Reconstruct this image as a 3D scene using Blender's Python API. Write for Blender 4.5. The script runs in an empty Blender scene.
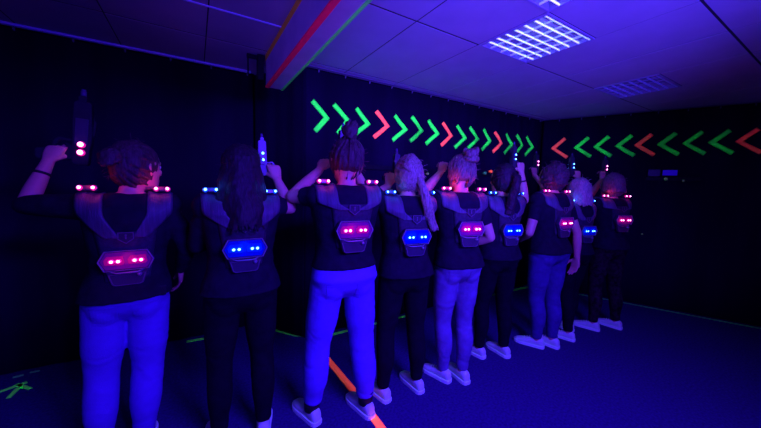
import bpy, bmesh, math, random
from math import sin, cos, pi, radians, sqrt
from mathutils import Vector, Matrix, noise
from mathutils.bvhtree import BVHTree
random.seed(7)
col = bpy.context.scene.collection
V = Vector

# ------------------------------------------------------------------ materials
MATS = {}
def mat(name, c, rough=.7, spec=.3, var=.12, scale=18, bump=.0, bscale=60, stretch=(1,1,1), metallic=0.0, sheen=0.0):
    if name in MATS: return MATS[name]
    m = bpy.data.materials.new(name); m.use_nodes = True
    nt = m.node_tree; b = nt.nodes['Principled BSDF']
    tc = nt.nodes.new('ShaderNodeTexCoord'); mp = nt.nodes.new('ShaderNodeMapping'); mp.inputs['Scale'].default_value = stretch
    nt.links.new(tc.outputs['Object'], mp.inputs['Vector'])
    n = nt.nodes.new('ShaderNodeTexNoise'); n.inputs['Scale'].default_value = scale; n.inputs['Detail'].default_value = 5
    nt.links.new(mp.outputs['Vector'], n.inputs['Vector'])
    r = nt.nodes.new('ShaderNodeValToRGB'); r.color_ramp.elements[0].position = .3; r.color_ramp.elements[1].position = .7
    r.color_ramp.elements[0].color = (*[x*(1-var) for x in c], 1); r.color_ramp.elements[1].color = (*[min(1, x*(1+var)) for x in c], 1)
    nt.links.new(n.outputs['Fac'], r.inputs['Fac']); nt.links.new(r.outputs['Color'], b.inputs['Base Color'])
    b.inputs['Roughness'].default_value = rough; b.inputs['Specular IOR Level'].default_value = spec; b.inputs['Metallic'].default_value = metallic
    if sheen: b.inputs['Sheen Weight'].default_value = sheen
    if bump:
        n2 = nt.nodes.new('ShaderNodeTexNoise'); n2.inputs['Scale'].default_value = bscale; n2.inputs['Detail'].default_value = 4
        nt.links.new(mp.outputs['Vector'], n2.inputs['Vector'])
        bp = nt.nodes.new('ShaderNodeBump'); bp.inputs['Strength'].default_value = bump; bp.inputs['Distance'].default_value = .004
        nt.links.new(n2.outputs['Fac'], bp.inputs['Height']); nt.links.new(bp.outputs['Normal'], b.inputs['Normal'])
    MATS[name] = m; return m

def emit(name, c, s):
    if name in MATS: return MATS[name]
    m = bpy.data.materials.new(name); m.use_nodes = True; nt = m.node_tree
    b = nt.nodes['Principled BSDF']; b.inputs['Base Color'].default_value = (*[x*.3 for x in c], 1)
    b.inputs['Emission Color'].default_value = (*c, 1); b.inputs['Emission Strength'].default_value = s; b.inputs['Roughness'].default_value = .2
    MATS[name] = m; return m

def fluor(name, c):
    """fluorescent tape: answers the ultraviolet light that falls on it with its own colour (albedo above one in that channel)"""
    m = bpy.data.materials.new(name); m.use_nodes = True; nt = m.node_tree
    for n in list(nt.nodes):
        if n.type != 'OUTPUT_MATERIAL': nt.nodes.remove(n)
    out = nt.nodes['Material Output']; d = nt.nodes.new('ShaderNodeBsdfDiffuse')
    n = nt.nodes.new('ShaderNodeTexNoise'); n.inputs['Scale'].default_value = 30
    tc = nt.nodes.new('ShaderNodeTexCoord'); nt.links.new(tc.outputs['Object'], n.inputs['Vector'])
    mr = nt.nodes.new('ShaderNodeMapRange'); mr.inputs['To Min'].default_value = .85; mr.inputs['To Max'].default_value = 1.1
    nt.links.new(n.outputs['Fac'], mr.inputs['Value'])
    vm = nt.nodes.new('ShaderNodeVectorMath'); vm.operation = 'SCALE'; vm.inputs[0].default_value = c
    nt.links.new(mr.outputs['Result'], vm.inputs['Scale']); nt.links.new(vm.outputs['Vector'], d.inputs['Color'])
    nt.links.new(d.outputs['BSDF'], out.inputs['Surface']); MATS[name] = m; return m

M = dict(
 curtain=mat('black_curtain', (.020, .008, .034), .95, .05, .3, 3, .3, 40, (1, 1, .15)),
 wall=mat('black_wall', (.012, .012, .02), .9, .1),
 floor=mat('dark_carpet', (.05, .025, .14), .95, .08, .3, 60, .5, 300),
 tile=mat('ceiling_tile', (.62, .6, .62), .9, .1, .05, 5, .25, 220),
 seam=mat('ceiling_seam', (.06, .06, .07), .9, .1),
 white=mat('white_paint', (.85, .85, .85), .4, .4),

 louver2=mat('lamp_cross_louver', (.5, .5, .6), .4, .5),
 beam=mat('beam_board', (.9, .85, .8), .8, .2, .1, 6),

 black=mat('black_plastic', (.012, .012, .016), .5, .3),
 shirt=mat('black_shirt', (.014, .010, .021), .9, .1, .25, 20, .4, 120),
 legging=mat('black_trousers', (.008, .007, .011), .9, .1, .25, 20, .3, 120),
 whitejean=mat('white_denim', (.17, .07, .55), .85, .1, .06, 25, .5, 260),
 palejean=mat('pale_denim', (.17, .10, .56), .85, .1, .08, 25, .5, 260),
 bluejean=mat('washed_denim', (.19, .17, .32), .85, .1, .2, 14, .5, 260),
 darkjean=mat('mid_denim', (.075, .06, .21), .85, .1, .25, 14, .5, 260),
 pattern=mat('patterned_leggings', (.03, .012, .016), .8, .1, .9, 30),
 skin=mat('skin', (.74, .42, .24), .5, .3, .05, 20, .15, 200),
 lips=mat('lips', (.6, .2, .2), .4, .4), eyew=mat('eye_white', (.9, .9, .9), .2, .6), 
 strap=mat('vest_nylon', (.085, .075, .10), .5, .5, .35, 10, .8, 40, (9, 1, .6)),
 vest=mat('vest_mesh', (.035, .03, .045), .75, .3, .3, 60, .5, 200),
 case=mat('unit_case', (.05, .045, .06), .3, .6),
 rim=mat('unit_rim', (.22, .2, .24), .3, .7),
 shoe=mat('white_shoe', (.68, .7, .6), .6, .3, .1, 30, .3, 150),
 sole=mat('shoe_sole', (.9, .9, .85), .5, .3),
 gun=mat('phaser_shell', (.045, .04, .055), .35, .5), gun_bluelit=mat('phaser_shell_lit', (.10, .08, .17), .35, .5),  # second shell colour has the blue light on it mixed in
 badge=mat('badge_grey', (.13, .11, .13), .4, .5),
 band=mat('wrist_band', (.02, .02, .02), .6, .3),
)
HAIR = dict(
 dark=mat('hair_dark', (.025, .015, .02), .6, .3, .6, 40, .5, 90, (4, 4, .6)),
 brown=mat('hair_brown', (.08, .045, .04), .6, .3, .5, 40, .5, 90, (4, 4, .6)),
 blonde=mat('hair_blonde', (.30, .23, .17), .6, .3, .55, 40, .5, 90, (4, 4, .6)),
 pale=mat('hair_pale', (.42, .34, .26), .6, .3, .4, 40, .5, 90, (4, 4, .6)),
 sandy=mat('hair_sandy', (.20, .13, .10), .6, .3, .55, 40, .5, 90, (4, 4, .6)),
)
FG = fluor('fluorescent_green', (.2, 27, .15)); FR = fluor('fluorescent_red', (12, 2.2, .16)); FO = fluor('fluorescent_orange', (16, 4, .10))
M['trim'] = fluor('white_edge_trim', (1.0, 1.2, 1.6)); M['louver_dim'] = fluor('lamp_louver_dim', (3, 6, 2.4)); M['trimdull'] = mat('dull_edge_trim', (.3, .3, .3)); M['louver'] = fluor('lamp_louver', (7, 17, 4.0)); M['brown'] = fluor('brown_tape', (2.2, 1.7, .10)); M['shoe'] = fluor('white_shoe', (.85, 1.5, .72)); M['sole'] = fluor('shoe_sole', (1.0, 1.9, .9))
FGd = fluor('fluorescent_green_floor', (.6, 22, .15)); FRd = fluor('fluorescent_red_dim', (3.4, .1, .2)); FGb = fluor('fluorescent_green_dim', (.4, 7, .3)); FP = fluor('pale_glint', (3, 14, .5))  # dimmer tape copies for floor and beam; the pale one imitates glints
LED = {'red': emit('led_red', (1, .28, .75), 9), 'blue': emit('led_blue', (.10, .38, 1), 9)}
WIN = {'red': emit('window_red', (.85, .0, .35), .22), 'blue': emit('window_blue', (.0, .02, 1), .30)}
DISP = {'red': emit('display_red', (.6, 0, .5), .035), 'blue': emit('display_blue', (.0, .01, 1), .07)}  # weak emission stands in for LED light on the hexagonal casing
HALO = {'red': emit('lens_red', (1, .015, .42), .8), 'blue': emit('lens_blue', (0, .05, 1), 1.0)}

# ------------------------------------------------------------------ mesh helpers
def link(name, me, m, parent=None, smooth=True):
    o = bpy.data.objects.new(name, me); col.objects.link(o)
    if m is not None and not me.materials: me.materials.append(m)
    if parent is not None: o.parent = parent
    if smooth:
        for p in me.polygons: p.use_smooth = True
    return o
def obj(name, bm, m, parent=None, smooth=False):
    bmesh.ops.recalc_face_normals(bm, faces=bm.faces)
    me = bpy.data.meshes.new(name); bm.to_mesh(me); bm.free()
    return link(name, me, m, parent, smooth)
def empty(name, loc=(0, 0, 0), rz=0):
    o = bpy.data.objects.new(name, None); col.objects.link(o); o.location = loc; o.rotation_euler = (0, 0, rz); o.empty_display_size = .1
    return o
def tag(o, label=None, cat=None, group=None, kind=None):
    if label: o['label'] = label
    if cat: o['category'] = cat
    if group: o['group'] = group
    if kind: o['kind'] = kind
    return o
def box(bm, c, s, rot=None, bev=0):
    t = bmesh.ops.create_cube(bm, size=1)['verts']
    for v in t:
        p = V((v.co.x*s[0], v.co.y*s[1], v.co.z*s[2]))
        if rot: p = rot @ p
        v.co = p + V(c)
    if bev:
        es = list({e for v in t for e in v.link_edges}); bmesh.ops.bevel(bm, geom=es, offset=bev, segments=2, affect='EDGES', profile=.6)
def prism(bm, pts, off, origin=(0,0,0), U=(1,0,0), W=(0,0,1)):
    """polygon pts (u,w) in plane U,W at origin, extruded by vector off"""
    o, U, W, off = V(origin), V(U), V(W), V(off)
    a = [bm.verts.new(o + U*u + W*w) for u, w in pts]; b = [bm.verts.new(v.co + off) for v in a]
    bm.faces.new(a); bm.faces.new(b[::-1]); n = len(a)
    for i in range(n): bm.faces.new((a[i], b[i], b[(i+1) % n], a[(i+1) % n]))
def loft(bm, rings, seg=20, n=2.0):
    """rings: (center, Uvec, Vvec); superellipse exponent n"""
    R = []
    for c, U, W in rings:
        r = []
        for k in range(seg):
            a = 2*pi*k/seg; ca, sa = cos(a), sin(a)
            x = math.copysign(abs(ca)**(2/n), ca); y = math.copysign(abs(sa)**(2/n), sa)
            r.append(bm.verts.new(V(c) + V(U)*x + V(W)*y))
        R.append(r)
    for a, b in zip(R, R[1:]):
        for k in range(seg): bm.faces.new((a[k], a[(k+1) % seg], b[(k+1) % seg], b[k]))
    bm.faces.new(R[0][::-1]); bm.faces.new(R[-1])
def tube(bm, pts, rad, seg=12, ref=None, flat=1.0, dome=True):
    """limb through pts with radius per point; flat scales the second axis"""
    pts = [V(p) for p in pts]; N = len(pts)
    if not hasattr(rad, '__len__'): rad = [rad]*N
    d = [(pts[min(i+1, N-1)] - pts[max(i-1, 0)]).normalized() for i in range(N)]
    ref = V(ref) if ref else (V((0, 1, 0)) if abs(d[0].y) < .8 else V((1, 0, 0)))
    rings = []
    def fr(t):
        u = t.cross(ref);
        if u.length < 1e-4: u = t.cross(V((1, .3, .2)))
        u.normalize(); return u, u.cross(t).normalized()
    if dome:
        u, w = fr(d[0])
        for q in (.95, .6): rings.append((pts[0]-d[0]*rad[0]*q, u*rad[0]*sqrt(1-q*q), w*rad[0]*flat*sqrt(1-q*q)))
    for p, r, t in zip(pts, rad, d):
        u, w = fr(t); rings.append((p, u*r, w*r*flat))
    if dome:
        u, w = fr(d[-1])
        for q in (.6, .95): rings.append((pts[-1]+d[-1]*rad[-1]*q, u*rad[-1]*sqrt(1-q*q), w*rad[-1]*flat*sqrt(1-q*q)))
    loft(bm, rings, seg)
def ball(bm, c, r, seg=18):
    t = bmesh.ops.create_uvsphere(bm, u_segments=seg, v_segments=seg//2+2, radius=1)['verts']
    for v in t: v.co = V((v.co.x*r[0], v.co.y*r[1], v.co.z*r[2])) + V(c)
def resample(pts, rad, n):
    """Catmull-Rom through the points"""
    P = [V(p) for p in pts]; out, ro = [], []
    for i in range(len(P)-1):
        p0, p1, p2, p3 = P[max(i-1, 0)], P[i], P[i+1], P[min(i+2, len(P)-1)]
        for k in range(n):
            t = k/n; out.append(.5*((2*p1)+(p2-p0)*t+(2*p0-5*p1+4*p2-p3)*t*t+(3*p1-p0-3*p2+p3)*t**3)); s = t*t*(3-2*t); ro.append(rad[i]*(1-s)+rad[i+1]*s)
    return out+[P[-1]], ro+[rad[-1]]
def remeshed(bm, voxel, name, smooth=3, disp=None):
    me = bpy.data.meshes.new(name+'_src'); bmesh.ops.recalc_face_normals(bm, faces=bm.faces); bm.to_mesh(me); bm.free()
    o = bpy.data.objects.new(name+'_src', me); col.objects.link(o)
    r = o.modifiers.new('r', 'REMESH'); r.mode = 'VOXEL'; r.voxel_size = voxel
    if smooth: s = o.modifiers.new('s', 'SMOOTH'); s.iterations = smooth; s.factor = .5
    dg = bpy.context.evaluated_depsgraph_get(); dg.update()
    out = bpy.data.meshes.new_from_object(o.evaluated_get(dg)); bpy.data.objects.remove(o); bpy.data.meshes.remove(me)
    out.name = name
    if disp:
        nn = [v.normal.copy() for v in out.vertices]
        for v, n in zip(out.vertices, nn): v.co = v.co + n*disp(v.co)
    return out

# ------------------------------------------------------------------ the room (metres; camera above the origin)
CEIL, W1, W2, CX, SL = 2.529, 2.767, 3.258, 4.474, .457
X0, Y0, PX, PY = 1.233, .620, .56875, 1.0343
RD = V((SL, -1, 0)).normalized(); RN = V((-1, -SL, 0)).normalized()       # along the right wall, and out of it into the room
def onR(s, z, off=0): return V((CX, W1, z)) + RD*s + RN*off

def plane_obj(name, pts, m):
    bm = bmesh.new(); bm.faces.new([bm.verts.new(p) for p in pts]); return obj(name, bm, m)
bm = bmesh.new(); box(bm, (1.6, .2, -.05), (13, 9, .1)); tag(obj('floor', bm, M['floor']), 'dark carpet floor', kind='structure')
def wallbox(name, a, b, thick=.1):
    a, b = V(a), V(b); d = (b-a).normalized(); n = V((-d.y, d.x, 0)); bm = bmesh.new()   # n points away from the room
    q = [a, b, b+n*thick, a+n*thick]
    lo = [bm.verts.new((p.x, p.y, 0)) for p in q]; hi = [bm.verts.new((p.x, p.y, CEIL+.02)) for p in q]
    bm.faces.new(lo); bm.faces.new(hi)
    for i in range(4): bm.faces.new((lo[i], lo[(i+1) % 4], hi[(i+1) % 4], hi[i]))
    return tag(obj(name, bm, M['wall']), kind='structure')
JA, JB = V((.50, W2, 0)), V((.86, W1, 0))
bk = .05
e = onR(5.0, 0)
wallbox('wall_left', (-4.5, W2+bk, 0), (.52, W2+bk, 0)); wallbox('wall_corner', (.54, W2+bk, 0), (.90, W1+bk, 0))
wallbox('wall_back', (.90, W1+bk, 0), (CX+.05, W1+bk, 0)); wallbox('wall_right', (CX+.07, W1+bk, 0), (e.x+.07, e.y, 0))

# ceiling of panels with seams
bm = bmesh.new()
LAMPS = {(1, 0): 'far', (0, 0): 'near', (4, 0): 'far'}
def tilebox(xa, xb, ya, yb):
    g = .008; gy = .014
    box(bm, ((xa+xb)/2, (ya+yb)/2, CEIL+.009+random.uniform(-.001, .001)), (xb-xa-g, yb-ya-gy, .018), bev=.0022)
for i in range(-10, 11):
    for j in range(-3, 4):
        xa, ya = X0+i*PX, Y0+j*PY; xb, yb = xa+PX, ya+PY; mid = (ya+yb)/2
        k = LAMPS.get((i, j))
        if k == 'far': tilebox(xa, xb, ya, mid)
        elif k == 'near': tilebox(xa, xb, mid, yb)
        else:
            if yb > W2+.6: yb = W2+.1
            tilebox(xa, xb, ya, yb)
tag(obj('ceiling', bm, M['tile']), kind='structure')
bm = bmesh.new()
for (xa, xb, ya, yb) in [(-4.5, X0, -2.5, 3.4), (X0+5*PX, 7.5, -2.5, 3.4), (X0, X0+5*PX, Y0+PY, 3.4), (X0, X0+5*PX, -2.5, Y0), (X0+PX, X0+4*PX, Y0, Y0+PY/2), (X0+4*PX, X0+5*PX, Y0, Y0+PY/2), (X0+2*PX, X0+4*PX, Y0+PY/2, Y0+PY), (X0, X0+PX, Y0+PY/2, Y0+PY)]:
    box(bm, ((xa+xb)/2, (ya+yb)/2, CEIL+.0105), (xb-xa, yb-ya, .016))
tag(obj('ceiling_grid', bm, M['seam']), kind='structure')
# pale edge trim round the ceiling
def trimline(name, pts, w=.014, m='trimdull'):
    bm = bmesh.new()
    for a, b in zip(pts, pts[1:]):
        a, b = V(a), V(b); d = (b-a).normalized(); n = V((d.y, -d.x, 0))
        ang = math.atan2(d.y, d.x); R = Matrix.Rotation(ang, 3, 'Z'); box(bm, (a+b)/2 + n*.012 + V((0, 0, -.010)), ((b-a).length, .026, w), R)
    return tag(obj(name, bm, M[m]), kind='structure')
trimline('trim_1', [(-4.4, W2, CEIL), (.48, W2, CEIL)], .016, 'trim')
trimline('trim_2', [(.88, W1, CEIL), (CX-.02, W1, CEIL)], .007)
trimline('trim_3', [onR(.02, CEIL), onR(4.6, CEIL)], .004)
bm = bmesh.new(); box(bm, (.25, 2.22, CEIL-.002), (.62, .010, .006)); tag(obj('trim_4', bm, M['trim']), kind='structure')

# curtains
def fold(s): return .004*sin(s*17)+.003*sin(s*41+1)
def curtain(name, a, b, label, hooks, phase=0):
    a, b = V(a), V(b); d = (b-a); L = d.length; d.normalize(); n = V((d.y, -d.x, 0))
    root = empty(name, ((a+b)/2)); root.location.z = 0
    off = -V(((a+b)/2).to_tuple()); off.z = 0
    bm = bmesh.new(); N = max(8, int(L/.02)); rows = []
    for z in (.012, .8, 1.7, CEIL-.032):
        fr = []; bkv = []
        for i in range(N+1):
            s = L*i/N; p = a+d*s+n*fold(s+phase); fr.append(bm.verts.new((p.x+off.x, p.y+off.y, z)))
            q = a+d*s-n*.012; bkv.append(bm.verts.new((q.x+off.x, q.y+off.y, z)))
        rows.append((fr, bkv))
    for (f1, b1), (f2, b2) in zip(rows, rows[1:]):
        for i in range(N):
            bm.faces.new((f1[i], f1[i+1], f2[i+1], f2[i])); bm.faces.new((b1[i], b2[i], b2[i+1], b1[i+1]))
        bm.faces.new((f1[0], f2[0], b2[0], b1[0])); bm.faces.new((f1[N], b1[N], b2[N], f2[N]))
    for i in range(N):
        bm.faces.new((rows[0][0][i], rows[0][1][i], rows[0][1][i+1], rows[0][0][i+1])); bm.faces.new((rows[-1][0][i], rows[-1][0][i+1], rows[-1][1][i+1], rows[-1][1][i]))
    obj('cloth', bm, M['curtain'], root, True)
    for s in hooks:
        bm = bmesh.new(); p = a+d*s+n*.012+off
        tube(bm, [(p.x, p.y, CEIL-.022), (p.x+n.x*.006, p.y+n.y*.006, CEIL-.034), (p.x, p.y, CEIL-.044)], [.004, .008, .005], 8)
        obj('hook', bm, M['trimdull'], root, True)
    return tag(root, label, 'curtain')
curtain('curtain', (-4.3, W2, 0), (.50, W2, 0), 'black curtain of the recessed left wall behind the two leftmost people', [2.35+.3*k for k in range(9)])
curtain('curtain', (.51, W2-.01, 0), (.855, W1+.005, 0), 'narrow black curtain slanting between left recess and arrow wall, under the beam end', [])
curtain('curtain', (.86, W1, 0), (CX, W1, 0), 'long black curtain carrying the right-pointing tape arrows', [.12+.262*k for k in range(14)])
curtain('curtain', (CX+.01, W1-.012, 0), tuple(onR(4.8, 0)), 'black curtain carrying the left-pointing tape arrows at the right', [.2+.27*k for k in range(12)])

# ceiling beam with tape edges
bx0, bx1, bz, by0, by1 = .525, .662, 2.27, -1.6, 2.76
root = tag(empty('ceiling_beam', ((bx0+bx1)/2, 1.0, bz)), kind='structure')
bm = bmesh.new(); box(bm, (0, (by0+by1)/2-1.0, (CEIL-bz)/2), (bx1-bx0, by1-by0, CEIL-bz-.002), bev=.002); obj('beam_board', bm, M['beam'], root)
def strip(x, z, wx, wz, m, nm='tape_strip'):
    bm = bmesh.new(); box(bm, (x-(bx0+bx1)/2, (by0+by1)/2-1.0, z-bz), (wx, by1-by0+.002, wz)); return obj(nm, bm, m, root)
tag(strip(bx0+.012, bz-.0015, .028, .003, FRd), 'red tape along beam edge'); tag(strip(bx1-.008, bz-.0015, .016, .003, FGb), 'green tape along beam edge')
tag(strip(bx0-.0015, bz+.005, .003, .012, FRd), 'red tape folded up the beam side'); tag(strip(bx0-.0015, CEIL-.026, .003, .044, M['brown']), 'brown tape below ceiling')
bm = bmesh.new(); box(bm, (.485, 2.78, 2.42), (.05, .06, .20), bev=.006); box(bm, (.43, 2.80, 2.505), (.09, .025, .03), bev=.004); box(bm, (.40, 2.84, 2.44), (.012, .012, .13)) 
tag(obj('beam_bracket', bm, M['black']), 'black bracket under the ceiling at the left side of the beam end', 'bracket')

# lamps: recessed louvre lights
def lamp(i, half, label, blade='louver'):
    xa, xb = X0+i*PX, X0+(i+1)*PX; ya, yb = (Y0+PY/2, Y0+PY) if half == 'far' else (Y0, Y0+PY/2)
    cx, cy = (xa+xb)/2, (ya+yb)/2; w, l = xb-xa, yb-ya
    root = empty('ceiling_lamp', (cx, cy, CEIL)); tag(root, label, 'ceiling lamp', 'louvred ceiling lamps')
    bm = bmesh.new()
    for s in (-1, 1): box(bm, (s*(w/2-.009), 0, .008), (.018, l-.002, .03), bev=.002); box(bm, (0, s*(l/2-.009), .008), (w-.036, .018, .03), bev=.002)
    obj('frame', bm, M['louver2'], root)
    bm = bmesh.new(); box(bm, (0, 0, .085), (w-.01, l-.01, .004))
    for s in (-1, 1): box(bm, (s*(w/2-.006), 0, .05), (.004, l-.012, .07)); box(bm, (0, s*(l/2-.006), .05), (w-.02, .004, .07))
    obj('reflector', bm, M['louver2'], root)
    for k in range(7):
        y = -l/2+.018+(l-.036)*(k+.12)/7.
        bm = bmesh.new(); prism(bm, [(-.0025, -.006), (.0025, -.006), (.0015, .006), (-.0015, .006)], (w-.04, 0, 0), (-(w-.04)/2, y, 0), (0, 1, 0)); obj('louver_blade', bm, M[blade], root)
    for k in range(1, 5):
        x = -w/2+w*k/5
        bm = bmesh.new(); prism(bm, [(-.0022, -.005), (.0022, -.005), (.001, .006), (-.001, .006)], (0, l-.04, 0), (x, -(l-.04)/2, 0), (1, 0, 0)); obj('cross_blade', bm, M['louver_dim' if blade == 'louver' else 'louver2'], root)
    for s in (-1, 1):
        bm = bmesh.new(); tube(bm, [(-w/2+.03, s*.13, .06), (w/2-.03, s*.13, .06)], .008, 12); obj('lamp_tube', bm, M['white'], root, True)
lamp(1, 'far', 'square louvred ceiling lamp with the brightest white grid, between beam and corner')
lamp(4, 'far', 'dim louvred ceiling lamp farthest from the camera, above right-hand arrows', 'trim')  # duller blade colour stands in for the light falling off here
lamp(0, 'near', 'louvred ceiling lamp cut by the top edge of the picture')

# tape arrows on the two curtains
def chevron(P, U, N, z, sgn, m, label, group, sc=1., ph=0, s0=0, wt=.160, wb=.172):
    """P base point of tip at height z; U along wall; sgn +1 points along U"""
    h, t = .146*sc, .041
    tilt = 0
    # outline of a bar-made arrow: two arms
    bm = bmesh.new()
    for s in (1, -1):
        wd = (wt if s > 0 else wb)*sc; a = V((0, 0)); b = V((-sgn*wd, s*h)); d = (b-a).normalized(); n = V((-d.y, d.x))
        if n.x*sgn > 0: n = -n           # inner side
        o = V((0, 0)) ; pts = []
        # arm from the tip to its end, mitred on the axis
        tipin = V((-sgn*t/.70, 0))
        poly = [V((0, 0)), b, b+n*t, tipin]
        K = 8; top = [poly[0].lerp(poly[1], k/K) for k in range(K+1)]; bot = [poly[3].lerp(poly[2], k/K) for k in range(K+1)]
        fr = []; bkv = []
        for q, r in zip(top, bot):
            row = []; rb = []
            for w in (q, r):
                u = w.x + tilt*w.y; off = fold(s0+u+ph)
                row.append(bm.verts.new(U*u + N*(off+.0035) + V((0, 0, w.y)))); rb.append(bm.verts.new(U*u + N*(off+.0005) + V((0, 0, w.y))))
            fr.append(row); bkv.append(rb)
        for k in range(K):
            bm.faces.new((fr[k][0], fr[k+1][0], fr[k+1][1], fr[k][1])); bm.faces.new((bkv[k][0], bkv[k][1], bkv[k+1][1], bkv[k+1][0]))
            for c in (0, 1): bm.faces.new((fr[k][c], bkv[k][c], bkv[k+1][c], fr[k+1][c]))
        bm.faces.new((fr[K][0], bkv[K][0], bkv[K][1], fr[K][1])); bm.faces.new((fr[0][0], fr[0][1], bkv[0][1], bkv[0][0]))
    o = obj('tape_arrow', bm, m); o.location = (P.x, P.y, z)
    tag(o, label, 'tape arrow', group)
ORD = ['first', 'second', 'third', 'fourth', 'fifth', 'sixth', 'seventh', 'eighth', 'ninth', 'tenth', 'eleventh', 'twelfth', 'thirteenth', 'fourteenth', 'last']
xs = [1.087, 1.304, 1.526, 1.754, 1.987, 2.209, 2.439, 2.662, 2.889, 3.116, 3.351, 3.575, 3.81, 4.037, 4.276]
reds = {3, 7, 11}
gc = rc = 0
for k, x in enumerate(xs):
    r = k in reds
    if r: rc += 1; lab = 'red right-pointing tape arrow on black curtain, %s red one along the row from the beam' % ORD[rc-1]
    else: gc += 1; lab = 'green right-pointing tape arrow on black curtain, %s green one along the row from the beam' % (ORD[gc-1] if k < 14 else 'last')
    chevron(V((x+.006, W1, 0)), V((1, 0, 0)), V((0, -1, 0)), 2.10+random.uniform(-.008, .008), 1, FR if r else FG, lab, 'right-pointing tape arrows', s0=x-.86, wt=.155+random.uniform(-.006, .008), wb=[.125, .115][k] if k < 2 else .17+random.uniform(-.006, .008))
ss = [.135, .423, .65, .892, 1.091, 1.317, 1.547, 1.77, 1.987]
reds = {0, 4, 8}; gc = rc = 0
for k, s in enumerate(ss):
    r = k in reds
    if r: rc += 1; lab = 'red left-pointing tape arrow on black curtain, %s red one counted from the room corner' % ORD[rc-1]
    else: gc += 1; lab = 'green left-pointing tape arrow on black curtain, %s green one counted from the room corner' % ORD[gc-1]
    P = onR(s, 0, .001)
    chevron(P, RD, RN, 2.097, -1, FR if r else FG, lab, 'left-pointing tape arrows', sc=1.0 if k else 1.04, s0=s-.01, wt=.150, wb=.195)

# hook rails and small bright pieces in place of glints on the walls
def rail(pts, zz, pegs, label):
    a, b = V(pts[0]), V(pts[1]); d = (b-a).normalized(); n = V((d.y, -d.x, 0)); root = empty('hook_rail', (a+b)/2 + V((0, 0, zz)))
    bm = bmesh.new(); box(bm, n*.016, ((b-a).length, .016, .045), Matrix.Rotation(math.atan2(d.y, d.x), 3, 'Z'), .003); obj('batten', bm, M['black'], root)
    for s, dz, r, m in pegs:
        p = a+d*s-(a+b)/2+n*.024; bm = bmesh.new(); tube(bm, [p+V((0, 0, dz)), p+n*.03+V((0, 0, dz))], [r*.5, r], 10); obj('glint_peg', bm, m, root, True)  # coloured ends standing in for glints
    tag(root, label, 'hook rail')
rail([(1.38, W1, 0), (4.1, W1, 0)], 1.665, [(.88, -.035, .010, FP), (1.12, .015, .021, FP), (1.83, .012, .021, FGb), (1.94, .04, .020, FO), (2.35, .02, .012, FP)], 'dark hook rail with a few pale glint pegs on the curtain behind the people')
rail([tuple(onR(1.24, 0)), tuple(onR(1.75, 0))], 1.665, [(.19, 0, .018, FP), (.35, -.02, .012, FP)], 'short dark hook rail under the blue box on the right curtain')
root = empty('control_box', onR(1.46, 1.74, .03)); A = math.atan2(RD.y, RD.x); R = Matrix.Rotation(A, 3, 'Z')
bm = bmesh.new(); box(bm, (0, 0, 0), (.155, .05, .09), R, .005); obj('case', bm, M['black'], root)
bm = bmesh.new(); box(bm, RN*.026, (.135, .003, .066), R, .001); obj('screen', bm, emit('blue_screen', (.02, 0, 1), .22), root)
bm = bmesh.new(); box(bm, RD*-.145+RN*-.005, (.12, .035, .085), R, .004); obj('side_case', bm, M['case'], root)
tag(root, 'small box with blue glowing screen on the right curtain, right of all the people', 'control box')
def stud(p, r, label, grp):
    bm = bmesh.new(); tube(bm, [p-RN*0, p+RN*.02], [r, r*.7], 10); o = obj('glint_stud', bm, FP, None, True); tag(o, label, 'wall stud', grp)  # pale piece standing in for a glint
stud(onR(1.112, .968, .008), .014, 'pale glint stud low on right curtain, nearer to the rightmost person', 'pale glint studs on the curtain')
stud(onR(1.268, .946, .008), .010, 'smaller pale glint stud low on right curtain, farther right from the rightmost person', 'pale glint studs on the curtain')
bm = bmesh.new(); prism(bm, [(-.02, -.014), (.02, -.014), (.014, .012), (-.006, .018)], (0, -.015, 0), (2.401, W1-.010, 1.066)); tag(obj('glint_tag', bm, FP), 'small pale glint tag on curtain between ponytail person and bun person', 'wall tag')  # another glint made as a pale piece

# floor tape
def ftape(pts, w, m, label, z=.0015):
    bm = bmesh.new(); P = [V((x, y, 0)) for x, y in pts]; pr = None
    L = []
    for i, p in enumerate(P):
        d = (P[min(i+1, len(P)-1)]-P[max(i-1, 0)]).normalized(); n = V((-d.y, d.x, 0)); L.append((p+n*w/2, p-n*w/2))
    t = [[bm.verts.new((q.x, q.y, z+.0015)) for q in r] for r in L]; b = [[bm.verts.new((q.x, q.y, z-.001)) for q in r] for r in L]
    for i in range(len(P)-1):
        bm.faces.new((t[i][0], t[i][1], t[i+1][1], t[i+1][0])); bm.faces.new((b[i][0], b[i+1][0], b[i+1][1], b[i][1]))
        for c in (0, 1): bm.faces.new((t[i][c], t[i+1][c], b[i+1][c], b[i][c]))
    bm.faces.new((t[0][0], t[0][1], b[0][1], b[0][0])); bm.faces.new((t[-1][0], t[-1][1], b[-1][1], b[-1][0]))
    tag(obj('floor_tape', bm, m), label, 'floor tape')
ftape([(.925, 2.36), (.945, 1.8), (.94, 1.0)], .052, FO, 'orange tape line on floor under the topknot person')
ftape([(.60, 3.13), (.70, 2.99), (.80, 2.86), (.88, 2.80), (.98, 2.73)], .032, FGd, 'bright green slanting floor tape beside the topknot person')
ftape([(1.05, 2.70), (1.4, 2.71), (1.8, 2.715), (2.30, 2.72)], .026, FGd, 'green floor tape along the wall behind topknot and ponytail people')
ftape([(2.75, 2.72), (3.6, 2.72), (4.3, 2.70)], .022, FGd, 'green floor tape along the wall behind the middle people')
ftape([tuple(onR(s, 0, .05).xy) for s in (.2, 1.2, 2.2, 3.6)], .012, FGb, 'thin faint tape line along foot of the right curtain')
ftape([(-.10, 3.20), (.07, 3.19)], .028, FGd, 'short green floor tape piece between the two leftmost people')
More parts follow.
